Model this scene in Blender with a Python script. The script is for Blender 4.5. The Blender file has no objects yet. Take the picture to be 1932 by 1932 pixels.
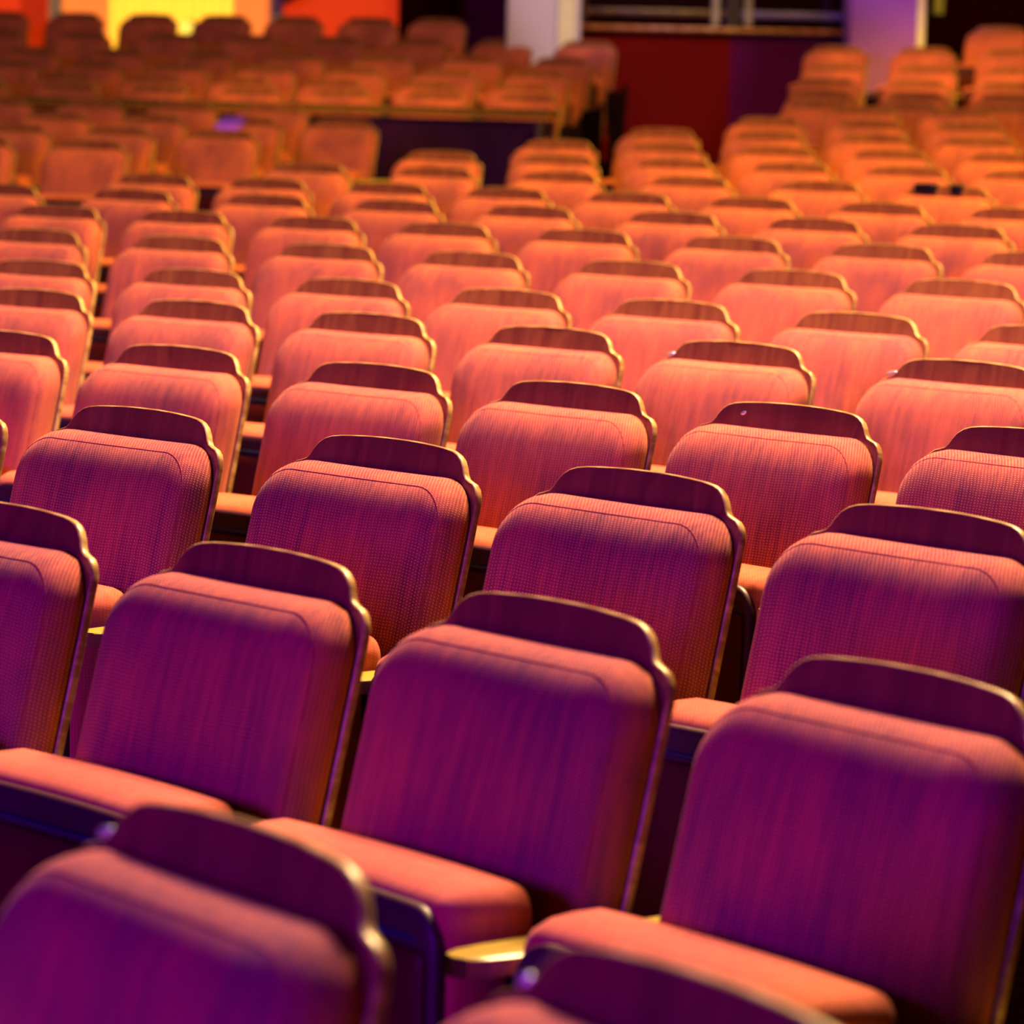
import bpy, bmesh, math, random
from mathutils import Vector, Matrix
from math import sin, cos, pi, radians
random.seed(7)
sc = bpy.context.scene
COL = sc.collection

# ------------------------------------------------------------------ layout
CX, CY = -13.24547, -6.73562            # centre the curved rows turn about
CAM_Z = 1.465
HC = 0.93                               # crest height of a seat above its floor
LEAN = 0.24
ROWS = {
 0:(16.084,0.0058,[0.9476, 0.9816]),
 1:(17.090,-0.0074,[0.829, 0.8609, 0.8917, 0.9235]),
 2:(17.888,0.0290,[0.7561, 0.7864, 0.8192, 0.849, 0.8791]),
 3:(18.931,0.0275,[0.6993, 0.7272, 0.7561, 0.7832, 0.8106, 0.8383]),
 4:(19.899,0.0445,[0.6522, 0.6794, 0.7066, 0.7339, 0.76, 0.7895]),
 5:(20.781,0.0611,[0.6123, 0.6389, 0.6648, 0.69, 0.7149, 0.7413, 0.7666]),
 6:(21.743,0.0986,[0.5718, 0.5979, 0.6236, 0.6479, 0.6734, 0.6983, 0.7229]),
 7:(22.745,0.1358,[0.5393, 0.5628, 0.5864, 0.6093, 0.6329, 0.6572, 0.6807, 0.7035]),
 8:(23.683,0.1702,[0.4975, 0.5231, 0.5483, 0.572, 0.5957, 0.6203, 0.6436, 0.6665]),
 9:(24.591,0.2035,[0.5009, 0.5226, 0.5451, 0.5667, 0.5884, 0.6098, 0.6314, 0.653]),
 10:(25.516,0.2500,[0.5064, 0.5305, 0.5533, 0.5767, 0.5994, 0.621, 0.6415]),
 11:(26.475,0.3002,[0.5092, 0.5312, 0.5528, 0.5737, 0.594, 0.6135]),
 12:(27.418,0.3538,[0.5115, 0.532, 0.5523, 0.5725, 0.5925]),
 13:(28.362,0.4118,[0.513, 0.533, 0.5525, 0.5715]),
 14:(29.305,0.4742,[0.5168, 0.5355, 0.554]),
 15:(30.248,0.5410,[0.5198, 0.5377]),
}
LEFT = {
 11:[0.4173, 0.4403],
 12:[0.4035, 0.4248, 0.4457],
 13:[0.373, 0.3925, 0.412, 0.4315, 0.4508],
 14:[0.3625, 0.3818, 0.4008, 0.4195],
}
# raised blocks: radius, height of the crest above the camera, angles
RAISED_LEFT = [
 (30.30, .030, [0.3398, 0.3589, 0.3781, 0.3971, 0.4160, 0.4349, 0.4536]),
 (31.24, .088, [0.3236, 0.3433, 0.3620, 0.3805, 0.3995, 0.4193, 0.4384]),
 (32.18, .170, [0.3162, 0.3345, 0.3526, 0.3710, 0.3897, 0.4088, 0.4275]),
 (33.12, .262, [0.3073, 0.3262, 0.3451, 0.3641, 0.3827, 0.4011, 0.4196]),
 (34.06, .385, [0.2873, 0.3057, 0.3239, 0.3421, 0.3599, 0.3778, 0.3953, 0.4128]),
 (35.00, .535, [0.2758, 0.2922, 0.3083, 0.3243, 0.3398, 0.3556, 0.3703]),
]
RAISED_RIGHT = [
 (30.95, .030, [0.5008, 0.5179, 0.5354]),
 (31.80, .092, [0.4895, 0.5075, 0.5249]),
 (32.65, .165, [0.4790, 0.4967, 0.5140]),
 (33.50, .260, [0.4699, 0.4875, 0.5046]),
 (34.35, .385, [0.4602, 0.4774, 0.4943]),
 (35.20, .540, [0.4825, 0.5000]),
]

def polar(R, th, z=0.0):
    return Vector((CX + R*sin(th), CY + R*cos(th), z))

# ------------------------------------------------------------------ materials
def new_mat(name):
    m = bpy.data.materials.new(name); m.use_nodes = True
    nt = m.node_tree
    b = nt.nodes['Principled BSDF']
    return m, nt, b

def nd(nt, t, **kw):
    n = nt.nodes.new(t)
    for k, v in kw.items(): setattr(n, k, v)
    return n

def mth(nt, op, a, b=None, clamp=False):
    n = nt.nodes.new('ShaderNodeMath'); n.operation = op; n.use_clamp = clamp
    for i, v in enumerate((a, b)):
        if v is None: continue
        if isinstance(v, (int, float)): n.inputs[i].default_value = v
        else: nt.links.new(v, n.inputs[i])
    return n.outputs[0]

def mixc(nt, fac, a, b, blend='MIX'):
    n = nt.nodes.new('ShaderNodeMix'); n.data_type = 'RGBA'; n.blend_type = blend
    for s, v in ((n.inputs[0], fac), (n.inputs[6], a), (n.inputs[7], b)):
        if isinstance(v, (int, float)): s.default_value = v
        elif isinstance(v, tuple): s.default_value = (*v, 1)
        else: nt.links.new(v, s)
    return n.outputs[2]

def ramp(nt, fac, stops):
    n = nt.nodes.new('ShaderNodeValToRGB'); e = n.color_ramp.elements
    while len(e) < len(stops): e.new(0.5)
    for el, (p, c) in zip(e, stops): el.position = p; el.color = (*c, 1)
    nt.links.new(fac, n.inputs[0]); return n.outputs[0]

def fabric_mat(name, dark, light, dot, dots=1.0):
    m, nt, b = new_mat(name)
    tc = nd(nt, 'ShaderNodeTexCoord'); oi = nd(nt, 'ShaderNodeObjectInfo')
    sep = nd(nt, 'ShaderNodeSeparateXYZ'); nt.links.new(tc.outputs['Object'], sep.inputs[0])
    X, Y, Z = sep.outputs
    # slight weave wobble
    nz = nd(nt, 'ShaderNodeTexNoise'); nz.inputs['Scale'].default_value = 26; nz.inputs['Detail'].default_value = 2
    nt.links.new(tc.outputs['Object'], nz.inputs['Vector'])
    wob = mth(nt, 'MULTIPLY', mth(nt, 'SUBTRACT', nz.outputs[0], 0.5), 0.006)
    u = mth(nt, 'ADD', mth(nt, 'ADD', X, Y), wob)
    v = mth(nt, 'ADD', mth(nt, 'ADD', Z, Y), mth(nt, 'MULTIPLY', wob, 0.7))
    su = mth(nt, 'SINE', mth(nt, 'MULTIPLY', u, 2*pi/0.0066))
    sv = mth(nt, 'SINE', mth(nt, 'MULTIPLY', v, 2*pi/0.0046))
    du = mth(nt, 'MAXIMUM', su, 0.0); dv = mth(nt, 'MAXIMUM', sv, 0.0)
    d = mth(nt, 'MULTIPLY', du, dv)
    d = mth(nt, 'MULTIPLY', mth(nt, 'SUBTRACT', d, 0.36), 2.8, clamp=True)
    # vertical streaks and worn patches
    mp = nd(nt, 'ShaderNodeMapping'); mp.inputs['Scale'].default_value = (90, 60, 7)
    nt.links.new(tc.outputs['Object'], mp.inputs[0])
    rnd = nd(nt, 'ShaderNodeCombineXYZ')
    for i in range(3): nt.links.new(mth(nt, 'MULTIPLY', oi.outputs['Random'], 37.0+i*11), rnd.inputs[i])
    va = nd(nt, 'ShaderNodeVectorMath', operation='ADD'); nt.links.new(mp.outputs[0], va.inputs[0]); nt.links.new(rnd.outputs[0], va.inputs[1])
    st = nd(nt, 'ShaderNodeTexNoise'); st.inputs['Scale'].default_value = 1.0; st.inputs['Detail'].default_value = 3
    nt.links.new(va.outputs[0], st.inputs['Vector'])
    vb = nd(nt, 'ShaderNodeVectorMath', operation='ADD'); nt.links.new(tc.outputs['Object'], vb.inputs[0]); nt.links.new(rnd.outputs[0], vb.inputs[1])
    pt = nd(nt, 'ShaderNodeTexNoise'); pt.inputs['Scale'].default_value = 5.5; pt.inputs['Detail'].default_value = 3
    nt.links.new(vb.outputs[0], pt.inputs['Vector'])
    s = mth(nt, 'MULTIPLY', mth(nt, 'SUBTRACT', st.outputs[0], 0.3), 2.2, clamp=True)
    p = mth(nt, 'MULTIPLY', mth(nt, 'SUBTRACT', pt.outputs[0], 0.34), 3.4, clamp=True)
    f = mth(nt, 'ADD', mth(nt, 'MULTIPLY', s, 0.55), mth(nt, 'MULTIPLY', p, 0.45))
    base = mixc(nt, f, dark, light)
    base = mixc(nt, mth(nt, 'MULTIPLY', d, .9*dots), base, dot)
    nt.links.new(base, b.inputs['Base Color'])
    b.inputs['Roughness'].default_value = 0.85
    b.inputs['Specular IOR Level'].default_value = 0.15
    b.inputs['Sheen Weight'].default_value = 0.25
    b.inputs['Sheen Roughness'].default_value = 0.5
    b.inputs['Sheen Tint'].default_value = (1, .6, .45, 1)
    bp = nd(nt, 'ShaderNodeBump'); bp.inputs['Strength'].default_value = 0.35; bp.inputs['Distance'].default_value = 0.0015
    nt.links.new(d, bp.inputs['Height']); nt.links.new(bp.outputs[0], b.inputs['Normal'])
    return m

def wood_mat(name, c1, c2, rough=.3, grain=(40, 10, 4), spec=.5, wave=.35):
    m, nt, b = new_mat(name)
    tc = nd(nt, 'ShaderNodeTexCoord'); oi = nd(nt, 'ShaderNodeObjectInfo')
    mp = nd(nt, 'ShaderNodeMapping'); mp.inputs['Scale'].default_value = grain
    nt.links.new(tc.outputs['Object'], mp.inputs[0])
    rnd = nd(nt, 'ShaderNodeCombineXYZ')
    for i in range(3): nt.links.new(mth(nt, 'MULTIPLY', oi.outputs['Random'], 23.0+i*7), rnd.inputs[i])
    va = nd(nt, 'ShaderNodeVectorMath', operation='ADD'); nt.links.new(mp.outputs[0], va.inputs[0]); nt.links.new(rnd.outputs[0], va.inputs[1])
    n = nd(nt, 'ShaderNodeTexNoise'); n.inputs['Scale'].default_value = 1; n.inputs['Detail'].default_value = 4; n.inputs['Distortion'].default_value = 1.2
    nt.links.new(va.outputs[0], n.inputs['Vector'])
    w = nd(nt, 'ShaderNodeTexWave'); w.inputs['Scale'].default_value = .8; w.inputs['Distortion'].default_value = 6; w.inputs['Detail'].default_value = 2
    nt.links.new(va.outputs[0], w.inputs['Vector'])
    f = mth(nt, 'ADD', mth(nt, 'MULTIPLY', n.outputs[0], 1-wave), mth(nt, 'MULTIPLY', w.outputs[0], wave))
    nt.links.new(ramp(nt, f, [(.3, c1), (.72, c2)]), b.inputs['Base Color'])
    b.inputs['Roughness'].default_value = rough
    b.inputs['Specular IOR Level'].default_value = spec
    return m

def plain_mat(name, c, rough=.5, metal=0.0, noise=.15, scale=8, emit=None, es=1.0, spec=.4):
    m, nt, b = new_mat(name)
    tc = nd(nt, 'ShaderNodeTexCoord')
    n = nd(nt, 'ShaderNodeTexNoise'); n.inputs['Scale'].default_value = scale; n.inputs['Detail'].default_value = 3
    nt.links.new(tc.outputs['Object'], n.inputs['Vector'])
    lo = tuple(x*(1-noise) for x in c); hi = tuple(min(1, x*(1+noise)) for x in c)
    nt.links.new(ramp(nt, n.outputs[0], [(.3, lo), (.7, hi)]), b.inputs['Base Color'])
    b.inputs['Roughness'].default_value = rough; b.inputs['Metallic'].default_value = metal
    b.inputs['Specular IOR Level'].default_value = spec
    if emit:
        b.inputs['Emission Color'].default_value = (*emit, 1); b.inputs['Emission Strength'].default_value = es
    return m

FAB = fabric_mat('red_fabric', (.22, .026, .080), (.67, .138, .085), (1.0, .60, .40))
FABT = fabric_mat('red_fabric_seat', (.55, .11, .07), (.78, .20, .12), (.95, .40, .30), .5)
SEATS = {}
SEAM = plain_mat('seam', (.42, .07, .08), .9)
VENEER = wood_mat('dark_veneer', (.20, .055, .040), (.32, .12, .055), .30, (30, 8, 5), .6, 0.0)
EDGE = wood_mat('pale_ply_edge', (.36, .18, .07), (.66, .42, .18), .36, (6, 20, 60))
ARMW = wood_mat('pale_arm_wood', (.95, .68, .13), (1.0, .80, .22), .3, (30, 3, 30))
PAN = plain_mat('dark_pan', (.085, .018, .045), .45, noise=.3)
BOARD = plain_mat('seat_board', (.11, .008, .012), .5, noise=.3)
STEEL = plain_mat('blue_steel', (.10, .12, .30), .3, .7)
STAND = plain_mat('dark_stand', (.03, .012, .02), .45, .3)
GLINT = plain_mat('painted_glint', (.9, .88, .92), .12, .6)  # near-white colour for the painted highlights on seat crests

# ------------------------------------------------------------------ mesh helpers
def rrect(hw, zt, zb, rt, rb, nc=9, ne=8):
    """rounded rectangle outline in XZ, counter-clockwise from the top left corner"""
    P = []
    def arc(cx, cz, r, a0, a1):
        for i in range(nc+1):
            a = a0+(a1-a0)*i/nc; P.append((cx+r*cos(a), cz+r*sin(a)))
    def edge(a, b, n):
        for i in range(1, n): P.append((a[0]+(b[0]-a[0])*i/n, a[1]+(b[1]-a[1])*i/n))
    arc(-hw+rt, zt-rt, rt, pi, pi/2)
    edge((-hw+rt, zt), (hw-rt, zt), ne)
    arc(hw-rt, zt-rt, rt, pi/2, 0)
    edge((hw, zt-rt), (hw, zb+rb), ne)
    arc(hw-rb, zb+rb, rb, 0, -pi/2)
    edge((hw-rb, zb), (-hw+rb, zb), ne)
    arc(-hw+rb, zb+rb, rb, -pi/2, -pi)
    edge((-hw, zb+rb), (-hw, zt-rt), ne)
    return P

def loft(rings, bend=0.0, cap0=True, cap1=True, dome=0.0):
    bm = bmesh.new(); L = []
    for pts, y in rings:
        L.append([bm.verts.new((x, (y if not callable(y) else y(x, z)) - bend*(x/.21)**2, z)) for x, z in pts])
    n = len(L[0])
    for a, b in zip(L, L[1:]):
        for i in range(n):
            bm.faces.new((a[i], a[(i+1) % n], b[(i+1) % n], b[i]))
    def cap(ring):
        c = Vector((0, 0, 0))
        for v in ring: c += v.co
        c /= n
        cv = bm.verts.new(c)
        for i in range(n): bm.faces.new((ring[i], ring[(i+1) % n], cv))
    if cap0: cap(L[0])
    if cap1: cap(L[-1])
    bmesh.ops.recalc_face_normals(bm, faces=bm.faces)
    return bm

def mesh_of(bm, name, mats, smooth=True, angle=None):
    me = bpy.data.meshes.new(name); bm.to_mesh(me); bm.free()
    for m in mats: me.materials.append(m)
    for p in me.polygons: p.use_smooth = smooth
    if smooth and angle:
        me.set_sharp_from_angle(angle=radians(angle))
    return me

def add_box(bm, x0, x1, y0, y1, z0, z1, bev=0.0):
    r = bmesh.ops.create_cube(bm, size=1, matrix=Matrix.Translation(((x0+x1)/2, (y0+y1)/2, (z0+z1)/2)) @ Matrix.Diagonal((x1-x0, y1-y0, z1-z0, 1)))
    if bev:
        vs = set(r['verts']); es = [e for e in bm.edges if e.verts[0] in vs and e.verts[1] in vs]
        bmesh.ops.bevel(bm, geom=es, offset=bev, segments=3, affect='EDGES', profile=.5)

def link(name, me, parent=None, loc=(0, 0, 0), rot=(0, 0, 0)):
    o = bpy.data.objects.new(name, me); COL.objects.link(o)
    o.location = loc; o.rotation_euler = rot
    if parent: o.parent = parent
    return o

def tag(o, label, cat, group=None, kind=None):
    o['label'] = label
    if cat: o['category'] = cat
    if group: o['group'] = group
    if kind: o['kind'] = kind
    return o

def structure(name, me, label, loc=(0, 0, 0), rot=(0, 0, 0)):
    o = link(name, me, None, loc, rot); o['kind'] = 'structure'; o['label'] = label; return o

# ------------------------------------------------------------------ seat meshes
BEND = 0.012
CP = dict(hw=.212, zt=-.040, zb=-.51, rt=.068, rb=.04)
def crect(i, drop=0.0):
    return rrect(CP['hw']-i, CP['zt']-i-drop, CP['zb']+i, max(CP['rt']-i*.55, .012), max(CP['rb']-i*.55, .01))
def cushion_mesh():
    r = crect
    rings = [(r(.006), .0), (r(.0), -.004), (r(-.001, .003), -.018), (r(.0, .008), -.036), (r(.0020, .0115), -.0455), (r(.0050, .0150), -.0530), (r(.0100, .0190), -.0600),
             (r(.018, .0225), -.0660), (r(.030, .0250), -.0710), (r(.050, .026), -.0755), (r(.09, .026), -.078), (r(.14, .026), -.080), (r(.18, .026), -.081)]
    return mesh_of(loft(rings, BEND), 'back_cushion', [FAB])

def seam_mesh():
    pts = crect(.0066, .0160)
    bm = bmesh.new(); n = len(pts); k = 6; rad = .0009; L = []
    for j, (x, z) in enumerate(pts):
        a = pts[j-1]; b = pts[(j+1) % n]; t = Vector((b[0]-a[0], 0, b[1]-a[1])).normalized()
        o = Vector((t.z, 0, -t.x)); ring = []
        for q in range(k):
            an = 2*pi*q/k
            p = Vector((x, -.0548-BEND*(x/.21)**2, z)) + o*rad*cos(an) + Vector((0, 1, 0))*rad*sin(an)
            ring.append(bm.verts.new(p))
        L.append(ring)
    for j in range(n):
        a = L[j]; b = L[(j+1) % n]
        for q in range(k): bm.faces.new((a[q], a[(q+1) % k], b[(q+1) % k], b[q]))
    bmesh.ops.recalc_face_normals(bm, faces=bm.faces)
    return mesh_of(bm, 'seam', [SEAM])

def panel_mesh():
    half = [(0, .009), (.03, .0088), (.06, .0078), (.09, .006), (.115, .004), (.135, .001), (.148, -.0035), (.159, -.011), (.167, -.021),
            (.172, -.030), (.178, -.0365), (.187, -.040), (.197, -.043), (.206, -.050), (.2125, -.061), (.2145, -.075), (.2145, -.12),
            (.2145, -.20), (.2145, -.30), (.2145, -.42), (.2115, -.49), (.200, -.508), (.16, -.515), (.08, -.517), (0, -.517)]
    pts = half + [(-x, z) for x, z in half[-2:0:-1]]
    n = len(pts)
    def off(d):
        out = []
        for j in range(n):
            a = Vector(pts[j-1]); b = Vector(pts[(j+1) % n]); t = (b-a).normalized(); nn = Vector((-t.y, t.x))
            out.append((pts[j][0]-nn.x*d, pts[j][1]-nn.y*d))
        return out
    rings = [(off(.0022), -.0005), (off(.0006), .0009), (off(0), .0032), (off(0), .0090), (off(.0006), .0112), (off(.0022), .0125)]
    bm = bmesh.new(); L = []
    for p, y in rings: L.append([bm.verts.new((x, y-BEND*(x/.21)**2, z)) for x, z in p])
    for a, b in zip(L, L[1:]):
        for i in range(n):
            f = bm.faces.new((a[i], a[(i+1) % n], b[(i+1) % n], b[i])); f.material_index = 1
    m = n//2
    for ring in (L[0], L[-1]):
        # ladder fill between the mirrored halves keeps the curve of the panel
        for j in range(1, m):
            l, r_ = ring[n-j], ring[j]; l2 = ring[n-j-1] if j+1 < m else None
            if j == 1: bm.faces.new((ring[0], r_, l))
            if l2 is not None:
                steps = 10
                bm.faces.new((l, r_, ring[j+1], l2))
            else: bm.faces.new((l, r_, ring[m]))
    # subdivide the ladder faces across so that they follow the bend
    es = [e for e in bm.edges if abs(e.verts[0].co.z-e.verts[1].co.z) < 1e-5 and abs(e.verts[0].co.x+e.verts[1].co.x) < 1e-5 and abs(e.verts[0].co.x) > .05]
    bmesh.ops.subdivide_edges(bm, edges=es, cuts=9, use_grid_fill=True)
    for v in bm.verts:
        x = v.co.x
        # re-bend points created on the straight chords
        if abs(v.co.z) < 1 and len(v.link_faces):
            pass
    for f in bm.faces:
        if f.material_index == 0: f.smooth = True
    ends = {}
    for v in bm.verts:
        key = (round(v.co.z, 5))
        ends.setdefault(key, []).append(v)
    for key, vs in ends.items():
        xm = max(abs(v.co.x) for v in vs)
        front = [v for v in vs]
        for v in front:
            if abs(abs(v.co.x)-xm) > 1e-4 and key < .0085 and key > -.51:
                ych = v.co.y + BEND*(xm/.21)**2      # thickness position
                if v.co.y < 0.02: v.co.y = ych - BEND*(v.co.x/.21)**2
    bmesh.ops.recalc_face_normals(bm, faces=bm.faces)
    return mesh_of(bm, 'back_panel', [VENEER, EDGE], True, 40)

def seat_mesh():
    hw, zt, zb = .222, .690, .300
    def r(i, rr=.03): return rrect(hw-i, zt-i, zb+i, max(rr-i*.5, .008), max(.03-i*.5, .008))
    # plan-rounded ends: thin at back and front, full between; top crowned
    rings = [(r(.075), -.186), (r(.04), -.181), (r(.018), -.184), (r(.006), -.192), (r(0), -.206), (r(0), -.235), (r(.002), -.262),
             (r(.008), -.282), (r(.016), -.292), (r(.03), -.297)]
    return mesh_of(loft(rings, .012), 'seat_cushion', [FABT])

def pan_mesh():
    hw, zt, zb = .205, .671, .305
    def r(i): return rrect(hw-i, zt-i, zb+i, .045-i*.5, .03-i*.5)
    rings = [(r(0), -.285), (r(0), -.303), (r(.003), -.307), (r(.012), -.308), (r(.05), -.308)]
    return mesh_of(loft(rings, .012), 'seat_pan', [PAN])

def pan_strip_mesh():
    bm = bmesh.new(); add_box(bm, -.198, .198, -.316, -.300, .634, .640, .002)
    me = mesh_of(bm, 'pan_strip', [STEEL]); return me

def pan_board_mesh():
    hw = .192
    def r(i): return rrect(hw-i, .628-i, .33+i, .012, .03-i*.4)
    return mesh_of(loft([(r(0), -.306), (r(0), -.314), (r(.003), -.317), (r(.03), -.3175)], .010), 'pan_board', [BOARD])

def arm_mesh():
    bm = bmesh.new(); pts = []
    w = .033; y0, y1 = -.350, -.015
    out = [(-w, y1), (-w, -.20), (-w, -.29), (-w+.004, -.325), (-w+.015, -.344), (0, y0), (w-.015, -.344), (w-.004, -.325), (w, -.29), (w, -.20), (w, y1)]
    def ring(s, z): return [bm.verts.new((x*s, y if s == 1 else y*(1-.0), z)) for x, y in out]
    zs = [(.84, .624), (.97, .628), (1, .637), (.95, .6430), (.86, .6445)]
    L = [ring(s, z) for s, z in zs]; n = len(out)
    for a, b in zip(L, L[1:]):
        for i in range(n): bm.faces.new((a[i], a[(i+1) % n], b[(i+1) % n], b[i]))
    bm.faces.new(L[0]); bm.faces.new(L[-1])
    bmesh.ops.recalc_face_normals(bm, faces=bm.faces)
    return mesh_of(bm, 'armrest', [ARMW], True, 35)

def stand_mesh():
    bm = bmesh.new()
    # steel side panel with a foot plate, and an upright that carries the back
    prof = [(-.27, .618), (-.02, .618), (.0, .66), (.012, .66), (-.03, .30), (-.03, .02), (-.20, .02), (-.22, .30), (-.27, .52)]
    a = [bm.verts.new((-.014, y, z)) for y, z in prof]; b = [bm.verts.new((.014, y, z)) for y, z in prof]; n = len(prof)
    bm.faces.new(a); bm.faces.new(b)
    for i in range(n): bm.faces.new((a[i], a[(i+1) % n], b[(i+1) % n], b[i]))
    add_box(bm, -.035, .035, -.26, .03, 0, .022, .006)
    bmesh.ops.recalc_face_normals(bm, faces=bm.faces)
    return mesh_of(bm, 'side_stand', [STAND], True, 30)

def pivot_mesh():
    bm = bmesh.new(); add_box(bm, -.262, .262, -.235, -.205, .345, .375, .008)
    add_box(bm, -.20, .20, -.18, -.10, .40, .415, .004)
    return mesh_of(bm, 'pivot_bar', [STAND])

M_CUSH, M_SEAM, M_PANEL, M_SEAT, M_PAN, M_STRIP, M_BOARD, M_ARM, M_STAND, M_PIVOT = (
    cushion_mesh(), seam_mesh(), panel_mesh(), seat_mesh(), pan_mesh(), pan_strip_mesh(), pan_board_mesh(), arm_mesh(), stand_mesh(), pivot_mesh())

def make_seat():
    root = bpy.data.objects.new('theatre_seat', None); COL.objects.link(root); root.empty_display_size = .1
    lean = (-LEAN, 0, 0); hc = (0, 0, HC)
    c = link('back_cushion', M_CUSH, root, hc, lean); link('seam', M_SEAM, c)
    p = link('back_panel', M_PANEL, root, hc, lean); p['label'] = 'dark plywood back panel with pale edge'
    link('seat_cushion', M_SEAT, root)
    pan = link('seat_pan', M_PAN, root); link('pan_strip', M_STRIP, pan); link('pan_board', M_BOARD, pan)
    link('pivot_bar', M_PIVOT, root)
    a = link('armrest', M_ARM, root, (.27, 0, 0)); a['label'] = 'pale wooden armrest'
    link('side_stand', M_STAND, root, (.27, 0, 0))
    return root

PROTO = make_seat(); used = [False]
def children(o): return list(o.children)
def copy_tree(o, parent=None):
    c = o.copy(); COL.objects.link(c)
    if parent: c.parent = parent
    for ch in children(o): copy_tree(ch, c)
    return c

ORD = ['first', 'second', 'third', 'fourth', 'fifth', 'sixth', 'seventh', 'eighth', 'ninth', 'tenth', 'eleventh', 'twelfth', 'thirteenth',
       'fourteenth', 'fifteenth', 'sixteenth']
def place_seat(R, th, z, gap_r, label, group, left_arm=False, gap_l=.27):
    if not used[0]: r = PROTO; used[0] = True
    else: r = copy_tree(PROTO_SRC[0])
    r.location = polar(R, th, z); r.rotation_euler = (0, 0, -th)
    tag(r, label, 'seat', group)
    for ch in r.children:
        n = ch.name.split('.')[0]
        if n in ('armrest', 'side_stand'): ch.location.x = gap_r
        if n == 'back_cushion': ch.rotation_euler.x = -LEAN + random.uniform(-.004, .004)
    if left_arm:
        link('armrest', M_ARM, r, (-gap_l, 0, 0))['label'] = 'pale wooden armrest'
        link('side_stand', M_STAND, r, (-gap_l, 0, 0))
    return r
PROTO_SRC = [PROTO]

def place_row(R, z, ths, group, labf, open_end=''):
    n = len(ths)
    for i, th in enumerate(ths):
        g = R*(ths[i+1]-th)/2 if i+1 < n else .268
        gl = .268
        o = SEATS[(R, i)] = place_seat(R, th, z, min(g, .31), labf(i, n), group, i == 0 and open_end != 'left', gl)
        if open_end == 'right' and i == n-1:
            for ch in list(o.children):
                if ch.name.startswith('armrest'): bpy.data.objects.remove(ch)

LOOK = {0: 'blue violet lit blurred', 1: 'violet lit', 2: 'plum lit woven', 3: 'crimson woven', 4: 'coral red', 5: 'coral', 6: 'salmon orange',
        7: 'orange lit', 8: 'orange lit', 9: 'orange lit', 10: 'amber lit', 11: 'amber lit', 12: 'amber lit', 13: 'amber lit', 14: 'amber lit', 15: 'amber lit'}
def pos_word(i, n):
    if n > 1 and i == 0: return 'leftmost'
    if n > 1 and i == n-1: return 'rightmost'
    return ORD[i] + ' from left'
for r, (R, fz, ths) in ROWS.items():
    rowname = 'nearest row' if r == 0 else ORD[r] + ' row back'
    def lab(i, n, r=r, rowname=rowname):
        return '%s theatre seat, %s, %s' % (LOOK[r], pos_word(i, n), rowname)
    place_row(R, fz, ths, 'seats of the %s' % rowname, lab)
side_names = {11: 'front row', 12: 'second row', 13: 'third row', 14: 'fourth row'}
for r, ths in LEFT.items():
    place_row(ROWS[r][0], ROWS[r][1], ths, 'seats of the %s beyond the left aisle' % side_names[r],
              lambda i, n, r=r: 'dull orange seat, %s, %s of block beyond left aisle' % (pos_word(i, n), side_names[r]))
rn = ['front row', 'second row', 'third row', 'fourth row', 'fifth row', 'top row']
for k, (R, up, ths) in enumerate(RAISED_LEFT):
    place_row(R, CAM_Z+up-HC, ths, 'seats of the %s behind the rail' % rn[k],
              lambda i, n, k=k: 'orange brown seat, %s, %s of raised block behind rail' % (pos_word(i, n), rn[k]), 'right')
for k, (R, up, ths) in enumerate(RAISED_RIGHT):
    place_row(R, CAM_Z+up-HC, ths, 'seats of the %s in the raised block at right' % rn[k],
              lambda i, n, k=k: '%s seat, %s, %s of raised block at right' % (('shadowed', 'amber', 'amber', 'amber', 'brownish amber', 'dark brown')[k], pos_word(i, n), rn[k]), 'left')

# ------------------------------------------------------------------ floors
CARPET = plain_mat('dark_red_carpet', (.075, .006, .012), .95, noise=.5, scale=60, spec=.1)
def arc_solid(bm, R0, R1, z0, z1, a0, a1, n=48):
    L = []
    for i in range(n+1):
        a = a0+(a1-a0)*i/n
        L.append([bm.verts.new(polar(R, a, z)) for R, z in ((R0, z1), (R1, z1), (R1, z0), (R0, z0))])
    for p, q in zip(L, L[1:]):
        for k in range(4): bm.faces.new((p[k], p[(k+1) % 4], q[(k+1) % 4], q[k]))
    bm.faces.new(L[0]); bm.faces.new(L[-1])
bm = bmesh.new()
prev = 13.0
for r in range(16):
    R, fz, _ = ROWS[r]
    R1 = (R + (ROWS[r+1][0] if r < 15 else R+.5) - .30)/2 + .0 if r < 15 else R+.25
    arc_solid(bm, prev, R1, -.4, fz, .12, 1.45)
    prev = R1
bmesh.ops.recalc_face_normals(bm, faces=bm.faces)
structure('floor', mesh_of(bm, 'floor', [CARPET], False), 'dark red carpeted floor rising in shallow steps under the curved rows')
bm = bmesh.new(); arc_solid(bm, prev, 47, -.4, .541, -.1, 1.2)
structure('floor', mesh_of(bm, 'floor_back', [CARPET], False), 'dark carpet of the rear cross aisle below the booth')

# raised platforms
PLAT = plain_mat('platform_carpet', (.05, .006, .02), .9, noise=.4, scale=40, spec=.1)
def platform(rows, a0, a1, name, label, front):
    bm = bmesh.new()
    for k, (R, up, ths) in enumerate(rows):
        R0 = front if k == 0 else R-.50
        R1 = rows[k+1][0]-.50 if k+1 < len(rows) else R+.9
        arc_solid(bm, R0, R1, .45, CAM_Z+up-HC, a0, a1, 24)
    bmesh.ops.recalc_face_normals(bm, faces=bm.faces)
    return structure(name, mesh_of(bm, name, [PLAT], False), label)
platform(RAISED_LEFT, .10, .4675, 'floor', 'stepped platform floor under the raised block behind the rail', 29.86)
platform(RAISED_RIGHT, .455, .62, 'floor', 'stepped platform floor under the raised block at right', 30.60)

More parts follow.
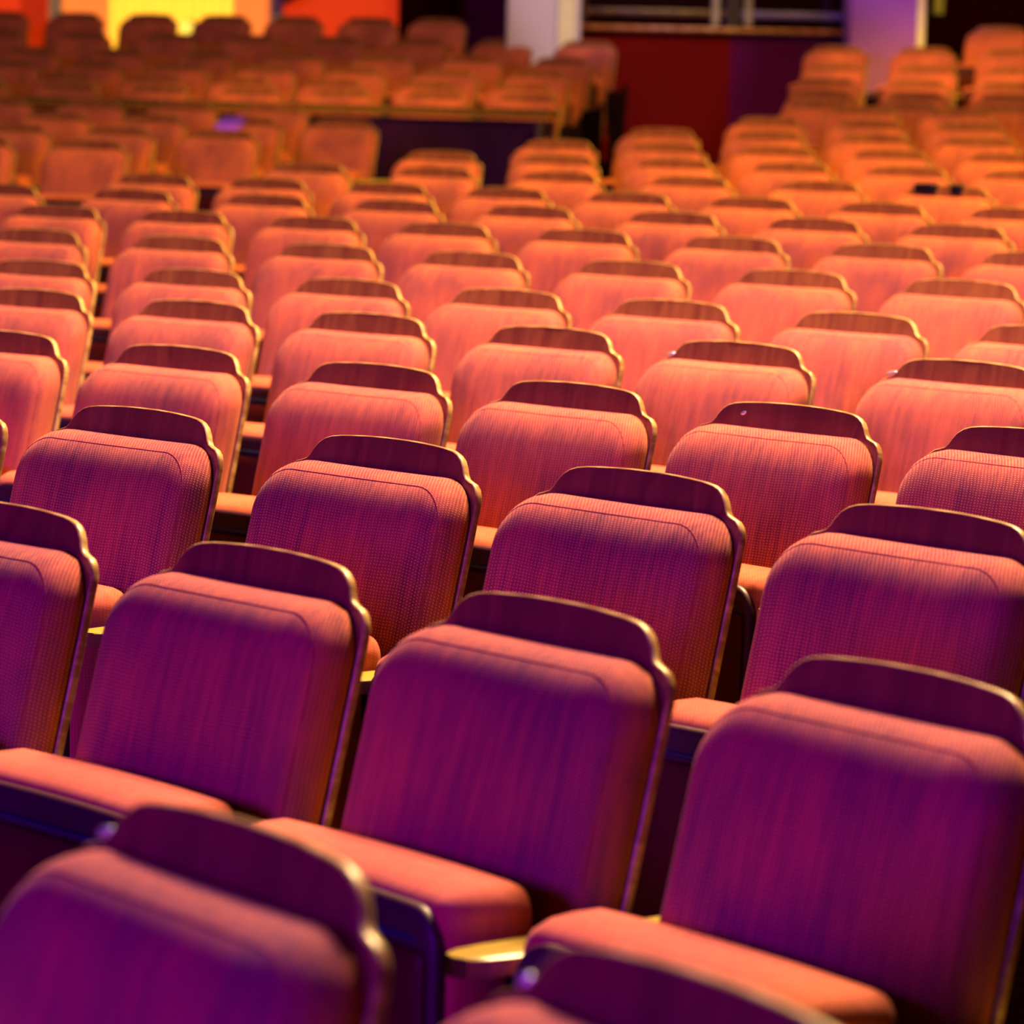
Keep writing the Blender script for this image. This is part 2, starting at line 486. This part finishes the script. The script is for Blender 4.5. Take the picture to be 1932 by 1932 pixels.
# low parapet wall in front of the left platform, and its rail
PARA = plain_mat('parapet_paint', (.035, .006, .06), .35, noise=.25, scale=3)
bm = bmesh.new(); arc_solid(bm, 29.76, 29.84, .42, 1.36, .10, .4665, 40); bmesh.ops.recalc_face_normals(bm, faces=bm.faces)
structure('wall_front_parapet', mesh_of(bm, 'parapet', [PARA], False), 'dark violet parapet wall below the brass toned rail')
RAIL = wood_mat('rail_wood', (.13, .065, .02), (.24, .13, .045), .25, (8, 8, 40))
root = bpy.data.objects.new('guard_rail', None); COL.objects.link(root); root.location = polar(29.8, .28, .54)
tag(root, 'long brownish gold rail along the top of the dark parapet at left', 'rail')
inv = Matrix.Translation(-root.location)
bm = bmesh.new(); arc_solid(bm, 29.72, 29.86, 1.372, 1.420, .10, .4670, 60)
bmesh.ops.recalc_face_normals(bm, faces=bm.faces); bm.transform(inv)
link('handrail', mesh_of(bm, 'handrail', [RAIL], True, 35), root)
DARKP = plain_mat('dark_post', (.025, .008, .012), .4, .3)
for a in (.4662,):
    bm = bmesh.new(); p = polar(29.8 + (a-.4670)*150, a, 0); add_box(bm, p.x-.022, p.x+.022, p.y-.022, p.y+.022, .541, 1.40+(a-.4670)*50, .004); bm.transform(inv)
    link('post', mesh_of(bm, 'post', [DARKP]), root)

# ------------------------------------------------------------------ camera frame -> helper for far walls (positions in metres)
F, PITCH, ROLL = 7067.8, 0.10954, 0.02401
def at(px, py, Y):
    """world point seen at photograph pixel (px,py) at distance Y in front of the camera"""
    du, dv = px-966, py-966; c, s = cos(ROLL), sin(ROLL)
    u, v = du*c+dv*s, -du*s+dv*c
    a, b = u/F, -v/F; cp, sp = cos(PITCH), sin(PITCH)
    d = Vector((a, cp+b*sp, -sp+b*cp)); return Vector((0, 0, CAM_Z)) + d*(Y/d.y)

def wallbox(name, px0, px1, zb, zt, Y, thick, mat, label, kind='structure', cat=None, parent=None, bev=0.0):
    a, b = at(px0, 60, Y), at(px1, 60, Y)
    bm = bmesh.new(); add_box(bm, a.x, b.x, Y, Y+thick, zb, zt, bev)
    me = mesh_of(bm, name, [mat], bool(bev), 35 if bev else None)
    if kind == 'structure' and parent is None: return structure(name, me, label)
    o = link(name, me, parent)
    if parent is None: tag(o, label, cat)
    return o
def zat(py, px, Y): return at(px, py, Y).z

WRED = plain_mat('dark_red_wall', (.19, .0008, .0012), .7, spec=.1, noise=.1, scale=2)
WPUR = plain_mat('plum_wall', (.13, .001, .085), .7, spec=.1, noise=.1, scale=2)
COLM = plain_mat('white_column_paint', (.66, .55, .74), .6, noise=.05, scale=2)
CREAM = plain_mat('cream_trim', (.85, .76, .58), .5, noise=.05)
ORW = plain_mat('orange_wall', (.62, .09, .015), .6, noise=.12, scale=1.5, emit=(.95, .06, .006), es=.6)  # emission stands in for the light falling on this wall
ORL = plain_mat('light_orange_wall', (.85, .28, .06), .6, noise=.15, scale=2, emit=(1, .26, .05), es=.85)  # stronger emission paints the brighter light on these panels
YEL = plain_mat('yellow_curtain', (.85, .62, .10), .7, noise=.08, scale=3, emit=(1, .56, .06), es=.9)  # emission takes the place of a spotlight on the curtain
LAMPM = plain_mat('lamp_glow', (.95, .85, .3), .4, noise=.02, emit=(1, .72, .12), es=1.1)
DARKW = plain_mat('dark_maroon_wall', (.045, .0008, .001), .8, spec=.05, noise=.2, scale=2)
COUNTER = wood_mat('counter_wood', (.35, .10, .04), (.55, .2, .08), .18, (3, 30, 30))
FRAMEM = wood_mat('window_frame_wood', (.07, .02, .02), (.13, .045, .03), .3, (3, 30, 30))
GLASS = plain_mat('dark_glass', (.015, .003, .004), .06, noise=.1, spec=.6)
WHITE = plain_mat('white_metal', (.42, .36, .30), .35, .2)

YB = 25.6                                   # booth front
wallbox('wall_booth', 1085, 1380, .3, zat(62, 1250, YB), YB, .18, WRED, 'dark red lower wall of the booth under the wooden counter')
wallbox('wall_booth', 1380, 1640, .3, zat(62, 1250, YB), YB, .18, WPUR, 'plum coloured lower wall of the booth beside the violet column')
wallbox('trim_1', 1085, 1640, zat(60, 1250, YB), zat(50, 1250, YB), YB-.12, .45, COUNTER, 'glossy wooden counter ledge on top of the booth wall', bev=.012)
zc = zat(50, 1250, YB); zt = 4.6
for nm, x0, x1, mrail, lb in (('window_1', 1100, 1384, 'warm', 'dark booth window with brown frame above the left of the counter'),
                              ('window_2', 1398, 1600, 'cool', 'dark booth window with pale frame above the right of the counter')):
    a, b = at(x0, 30, YB), at(x1, 30, YB)
    r0 = bpy.data.objects.new(nm, None); COL.objects.link(r0); r0.location = ((a.x+b.x)/2, YB, zc); r0['kind'] = 'structure'; r0['label'] = lb
    iv = Matrix.Translation(-Vector(r0.location))
    bm = bmesh.new(); add_box(bm, a.x, b.x, YB+.10, YB+.12, zc, zt); bm.transform(iv); link('pane', mesh_of(bm, 'pane', [GLASS], False), r0)
    fr = FRAMEM if mrail == 'warm' else plain_mat('violet_lit_frame', (.16, .10, .38), .3)  # blue light on the right window's rail painted as its colour
    bm = bmesh.new()
    add_box(bm, a.x, b.x, YB+.04, YB+.14, zat(30, 1250, YB), zat(17, 1250, YB), .006)
    bm.transform(iv); link('bottom_rail', mesh_of(bm, 'bottom_rail', [fr]), r0)
    for xa, xb, mt in (((x0, x0+6, FRAMEM), (1344, 1358, WHITE)) if mrail == 'warm' else ((x0+8, x0+22, WHITE), (x1-8, x1, FRAMEM))):
        p, q = at(xa, 30, YB), at(xb, 30, YB)
        bm = bmesh.new(); add_box(bm, p.x, q.x, YB+.03, YB+.13, zc+.02, zt, .004); bm.transform(iv); link('jamb', mesh_of(bm, 'jamb', [mt]), r0)
wallbox('trim_2', 1370, 1397, zc, zt, YB-.02, .2, DARKP, 'black post between the two booth windows')

YC = 24.6
def column(x0, x1, strip, name, label, mats):
    a, b = at(x0, 60, YC), at(x1, 60, YC)
    r0 = bpy.data.objects.new(name, None); COL.objects.link(r0); r0.location = ((a.x+b.x)/2, YC+.2, .54)
    tag(r0, label, 'column')
    iv = Matrix.Translation(-Vector(r0.location))
    s0, s1 = at(strip[0], 60, YC), at(strip[1], 60, YC)
    bm = bmesh.new(); add_box(bm, a.x, b.x, YC, YC+.45, .541, 5.2, .02); bm.transform(iv); link('shaft', mesh_of(bm, 'shaft', [mats[0]], True, 35), r0)
    bm = bmesh.new(); add_box(bm, s0.x, s1.x, YC-.05, YC, .541, 5.2, .008); bm.transform(iv)
    o = link('edge_strip', mesh_of(bm, 'edge_strip', [mats[1]], True, 35), r0); o['label'] = 'cream coloured corner strip'
    bm = bmesh.new(); add_box(bm, a.x-.03, b.x+.03, YC-.07, YC+.48, .541, .66, .01); bm.transform(iv); link('plinth', mesh_of(bm, 'plinth', [mats[0]], True, 35), r0)
column(955, 1096, (1051, 1084), 'column', 'pale lilac white square column left of the booth', (COLM, CREAM))
COLV = plain_mat('violet_lit_column', (.40, .13, .72), .6, noise=.06, scale=2)  # violet light is put into the column's own colour
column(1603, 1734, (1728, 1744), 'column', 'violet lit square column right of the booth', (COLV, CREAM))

# rear wall: panels from left to right
YW = 28.5
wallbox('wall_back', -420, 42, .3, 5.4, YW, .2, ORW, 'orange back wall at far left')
wallbox('wall_back', 40, 88, .3, 5.4, YW-.1, .3, plain_mat('red_orange_pilaster', (.6, .05, .01), .6, emit=(.9, .05, .0), es=.35), 'red orange pilaster beside the cream post')  # faint emission stands for light on the pilaster
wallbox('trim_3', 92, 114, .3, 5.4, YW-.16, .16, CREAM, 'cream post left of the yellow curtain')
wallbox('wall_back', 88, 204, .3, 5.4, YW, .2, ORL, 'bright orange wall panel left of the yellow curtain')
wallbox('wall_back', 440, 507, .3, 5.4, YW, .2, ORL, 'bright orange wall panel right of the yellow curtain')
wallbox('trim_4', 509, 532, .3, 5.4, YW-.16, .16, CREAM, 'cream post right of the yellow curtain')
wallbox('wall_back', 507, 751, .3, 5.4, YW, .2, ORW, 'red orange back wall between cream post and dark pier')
wallbox('wall_back', 751, 852, .3, 5.4, YW-.5, .7, DARKW, 'dark maroon pier of the back wall')
wallbox('wall_back', 850, 980, .3, 5.4, YW, .2, WPUR, 'plum back wall left of the pale column')
wallbox('wall_back', 1738, 2600, .3, 5.4, YW-2, .2, DARKW, 'dark maroon wall right of the violet column')
wallbox('wall_back', 1096, 1738, zc, 5.4, YW, .2, DARKW, 'dark back wall inside the booth')
wallbox('trim_5', 1761, 1779, zat(27, 1770, YW-2.1), 5.4, YW-2.1, .1, CREAM, 'short cream strip hanging on the dark wall at right')

# pleated yellow curtain
a, b = at(203, 60, YW), at(441, 60, YW)
bm = bmesh.new(); n = 160; L = []
for i in range(n+1):
    t = i/n; x = a.x+(b.x-a.x)*t; y = YW+.06+.03*sin(t*2*pi*13)+.012*sin(t*2*pi*31+1)
    L.append((bm.verts.new((x, y, .56)), bm.verts.new((x, y, 5.3))))
for p, q in zip(L, L[1:]): bm.faces.new((p[0], q[0], q[1], p[1]))
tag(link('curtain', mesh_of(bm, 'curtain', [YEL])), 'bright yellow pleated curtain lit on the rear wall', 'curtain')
# small bright wall lamp low in front of the curtain
lp = bpy.data.objects.new('wall_lamp', None); COL.objects.link(lp); lp.location = at(352, 52, YW-.25)
tag(lp, 'small glowing yellow lamp in front of the yellow curtain', 'lamp')
bm = bmesh.new(); bmesh.ops.create_uvsphere(bm, u_segments=20, v_segments=12, radius=.062); bmesh.ops.scale(bm, vec=(1, 1, .8), verts=bm.verts)
link('lamp_shade', mesh_of(bm, 'lamp_shade', [LAMPM]), lp)
bm = bmesh.new(); add_box(bm, -.012, .012, 0, .28, -.03, -.012, .003); add_box(bm, -.04, .04, .26, .30, -.08, .06, .006)
link('bracket', mesh_of(bm, 'bracket', [DARKP]), lp)
# dark hanging speaker in front of the red orange wall
p = at(568, 4, YW-.4)
bm = bmesh.new(); add_box(bm, -.13, .13, -.12, .12, -.02, .30, .015)
for v in bm.verts:
    if v.co.x > 0 and v.co.z < .1: v.co.z += .14
sp_ = tag(link('speaker', mesh_of(bm, 'speaker', [DARKP], True, 35), None, p), 'black wedge shaped speaker high on the red orange wall', 'speaker')

# ------------------------------------------------------------------ little things
def perch(R, th, fz, dx, dz, dy=0):
    """point on the front of the crest of a seat"""
    t = Vector((cos(th), -sin(th), 0)); bk = Vector((sin(th), cos(th), 0))
    s = -dz
    return polar(R, th, fz+HC+dz) + t*dx - bk*(s*math.tan(LEAN)) + bk*dy
def on_seat(name, r, i, dx, dz, me, label, cat, dy=0, rotx=0):
    R, fz, ths = ROWS[r]
    o = link(name, me, None, perch(R, ths[i], fz, dx, dz, dy), (rotx, 0, -ths[i])); tag(o, label, cat); return o
for r, i, dx, dz, rx in ((0, 0, -.180, -.031, .011), (0, 1, -.178, -.031, .008), (4, 4, -.180, -.031, .012), (4, 5, -.182, -.031, .014), (3, 4, -.112, -.016, .008)):  # small pale spheres added to paint glints on chosen crests
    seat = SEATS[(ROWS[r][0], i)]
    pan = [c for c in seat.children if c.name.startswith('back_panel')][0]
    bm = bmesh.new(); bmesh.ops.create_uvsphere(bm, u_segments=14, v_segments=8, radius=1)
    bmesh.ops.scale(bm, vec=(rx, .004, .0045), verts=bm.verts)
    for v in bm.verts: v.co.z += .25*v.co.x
    ch = link('edge_glint', mesh_of(bm, 'edge_glint', [GLINT]), pan, (dx, .002-BEND*(dx/.21)**2, dz)); ch['label'] = 'pale spot added as a painted glint'
bm = bmesh.new(); add_box(bm, -.02, .02, .10, .42, .12, .16, .004); add_box(bm, -.06, .06, .385, .405, .06, .22, .004)
link('wall_bracket', mesh_of(bm, 'wall_bracket', [DARKP]), sp_)
CLIPM = plain_mat('black_rubber', (.006, .005, .02), .4)
for dx, hw, lb in ((-.095, .047, 'wider black clip on the crest of an amber seat at right'), (.036, .024, 'small round black clip beside the wider clip at right')):
    bm = bmesh.new(); add_box(bm, -hw, hw, -.022, .030, -.018, .020, .010)
    on_seat('clip', 10, 5, dx, -.008, mesh_of(bm, 'clip', [CLIPM]), lb, 'clip')

# ------------------------------------------------------------------ lights
def area(name, loc, target, size, power, color, sy=None):
    d = bpy.data.lights.new(name, 'AREA'); d.energy = power; d.color = color; d.size = size
    if sy: d.shape = 'RECTANGLE'; d.size_y = sy
    o = bpy.data.objects.new(name, d); COL.objects.link(o); o.location = loc
    o.rotation_euler = (Vector(target)-Vector(loc)).to_track_quat('-Z', 'Y').to_euler(); return o
def spot(name, loc, target, power, color, angle, blend=.5, size=.1):
    d = bpy.data.lights.new(name, 'SPOT'); d.energy = power; d.color = color; d.spot_size = radians(angle); d.spot_blend = blend; d.shadow_soft_size = size
    o = bpy.data.objects.new(name, d); COL.objects.link(o); o.location = loc
    o.rotation_euler = (Vector(target)-Vector(loc)).to_track_quat('-Z', 'Y').to_euler(); return o
WARM = (1.0, .72, .36)
area('warm_overhead', (1.3, 7.8, 5.8), (0, 5.5, .8), 1.1, 1200, WARM)
area('warm_house', (2.5, 13.0, 6.0), (.5, 15.0, .9), 2.5, 880, (1.0, .70, .09))
spot('warm_front', (-3.5, 1.0, 8.0), (1.8, 15.5, .9), 1600, (1.0, .56, .14), 62, .8, .35)
area('violet_stage', (-7, -3.5, 3.2), (0, 6, .6), 2.0, 860, (.25, .0, 1.0))
spot('violet_wash', (-2, 15, 7), (2.6, 24.6, 3.0), 1300, (.45, .05, 1.0), 11, .4)
spot('white_column_wash', (.3, 17, 6), (.6, 24.6, 2.4), 900, (1, .85, .95), 12, .5)
area('counter_lamp', (1.3, 25.0, 4.3), (1.2, 25.5, 1.9), .35, 30, (1, .72, .42))
spot('violet_pin', (-1.9, 14.5, 3.6), at(432, 228, 19.0), 4500, (.0, .0, 1.0), 1.9, .6, .02)  # unseen pin spot added to make the violet highlight on one seat

spot('warm_right_block', (2.0, 15.5, 6.5), (2.75, 23.0, 1.75), 3600, (1.0, .66, .12), 15, .5, .2)  # unseen spot added to brighten the raised rows at right
spot('warm_left_block', (-.2, 14.0, 6.0), (-.9, 21.6, 1.5), 2300, (1.0, .62, .10), 19, .8, .2)  # extra out-of-view spot added to lift the middle of the raised left rows
sc.cycles.diffuse_bounces = 1
w = bpy.data.worlds.new('world'); sc.world = w; w.use_nodes = True
w.node_tree.nodes['Background'].inputs[0].default_value = (.55, .03, .07, 1)
w.node_tree.nodes['Background'].inputs[1].default_value = .035

# ------------------------------------------------------------------ camera
cam = bpy.data.cameras.new('camera'); co = bpy.data.objects.new('camera', cam); COL.objects.link(co); sc.camera = co
cam.sensor_width = 36; cam.lens = F/1932*36
c, s = cos(ROLL), sin(ROLL); cp, sp = cos(PITCH), sin(PITCH)
U = Vector((1, 0, 0)); UP = Vector((0, sp, cp)); BACK = -Vector((0, cp, -sp))
right = U*c + UP*s; up = UP*c - U*s
co.matrix_world = Matrix.Translation((0, 0, CAM_Z)) @ Matrix((( right.x, up.x, BACK.x), (right.y, up.y, BACK.y), (right.z, up.z, BACK.z))).to_4x4()
cam.clip_start = .05; cam.clip_end = 200
cam.dof.use_dof = True; cam.dof.focus_distance = 5.6; cam.dof.aperture_fstop = 6.6
sc.view_settings.view_transform = 'Standard'; sc.view_settings.look = 'None'; sc.view_settings.exposure = .14; sc.view_settings.gamma = .87
sc.render.film_transparent = False
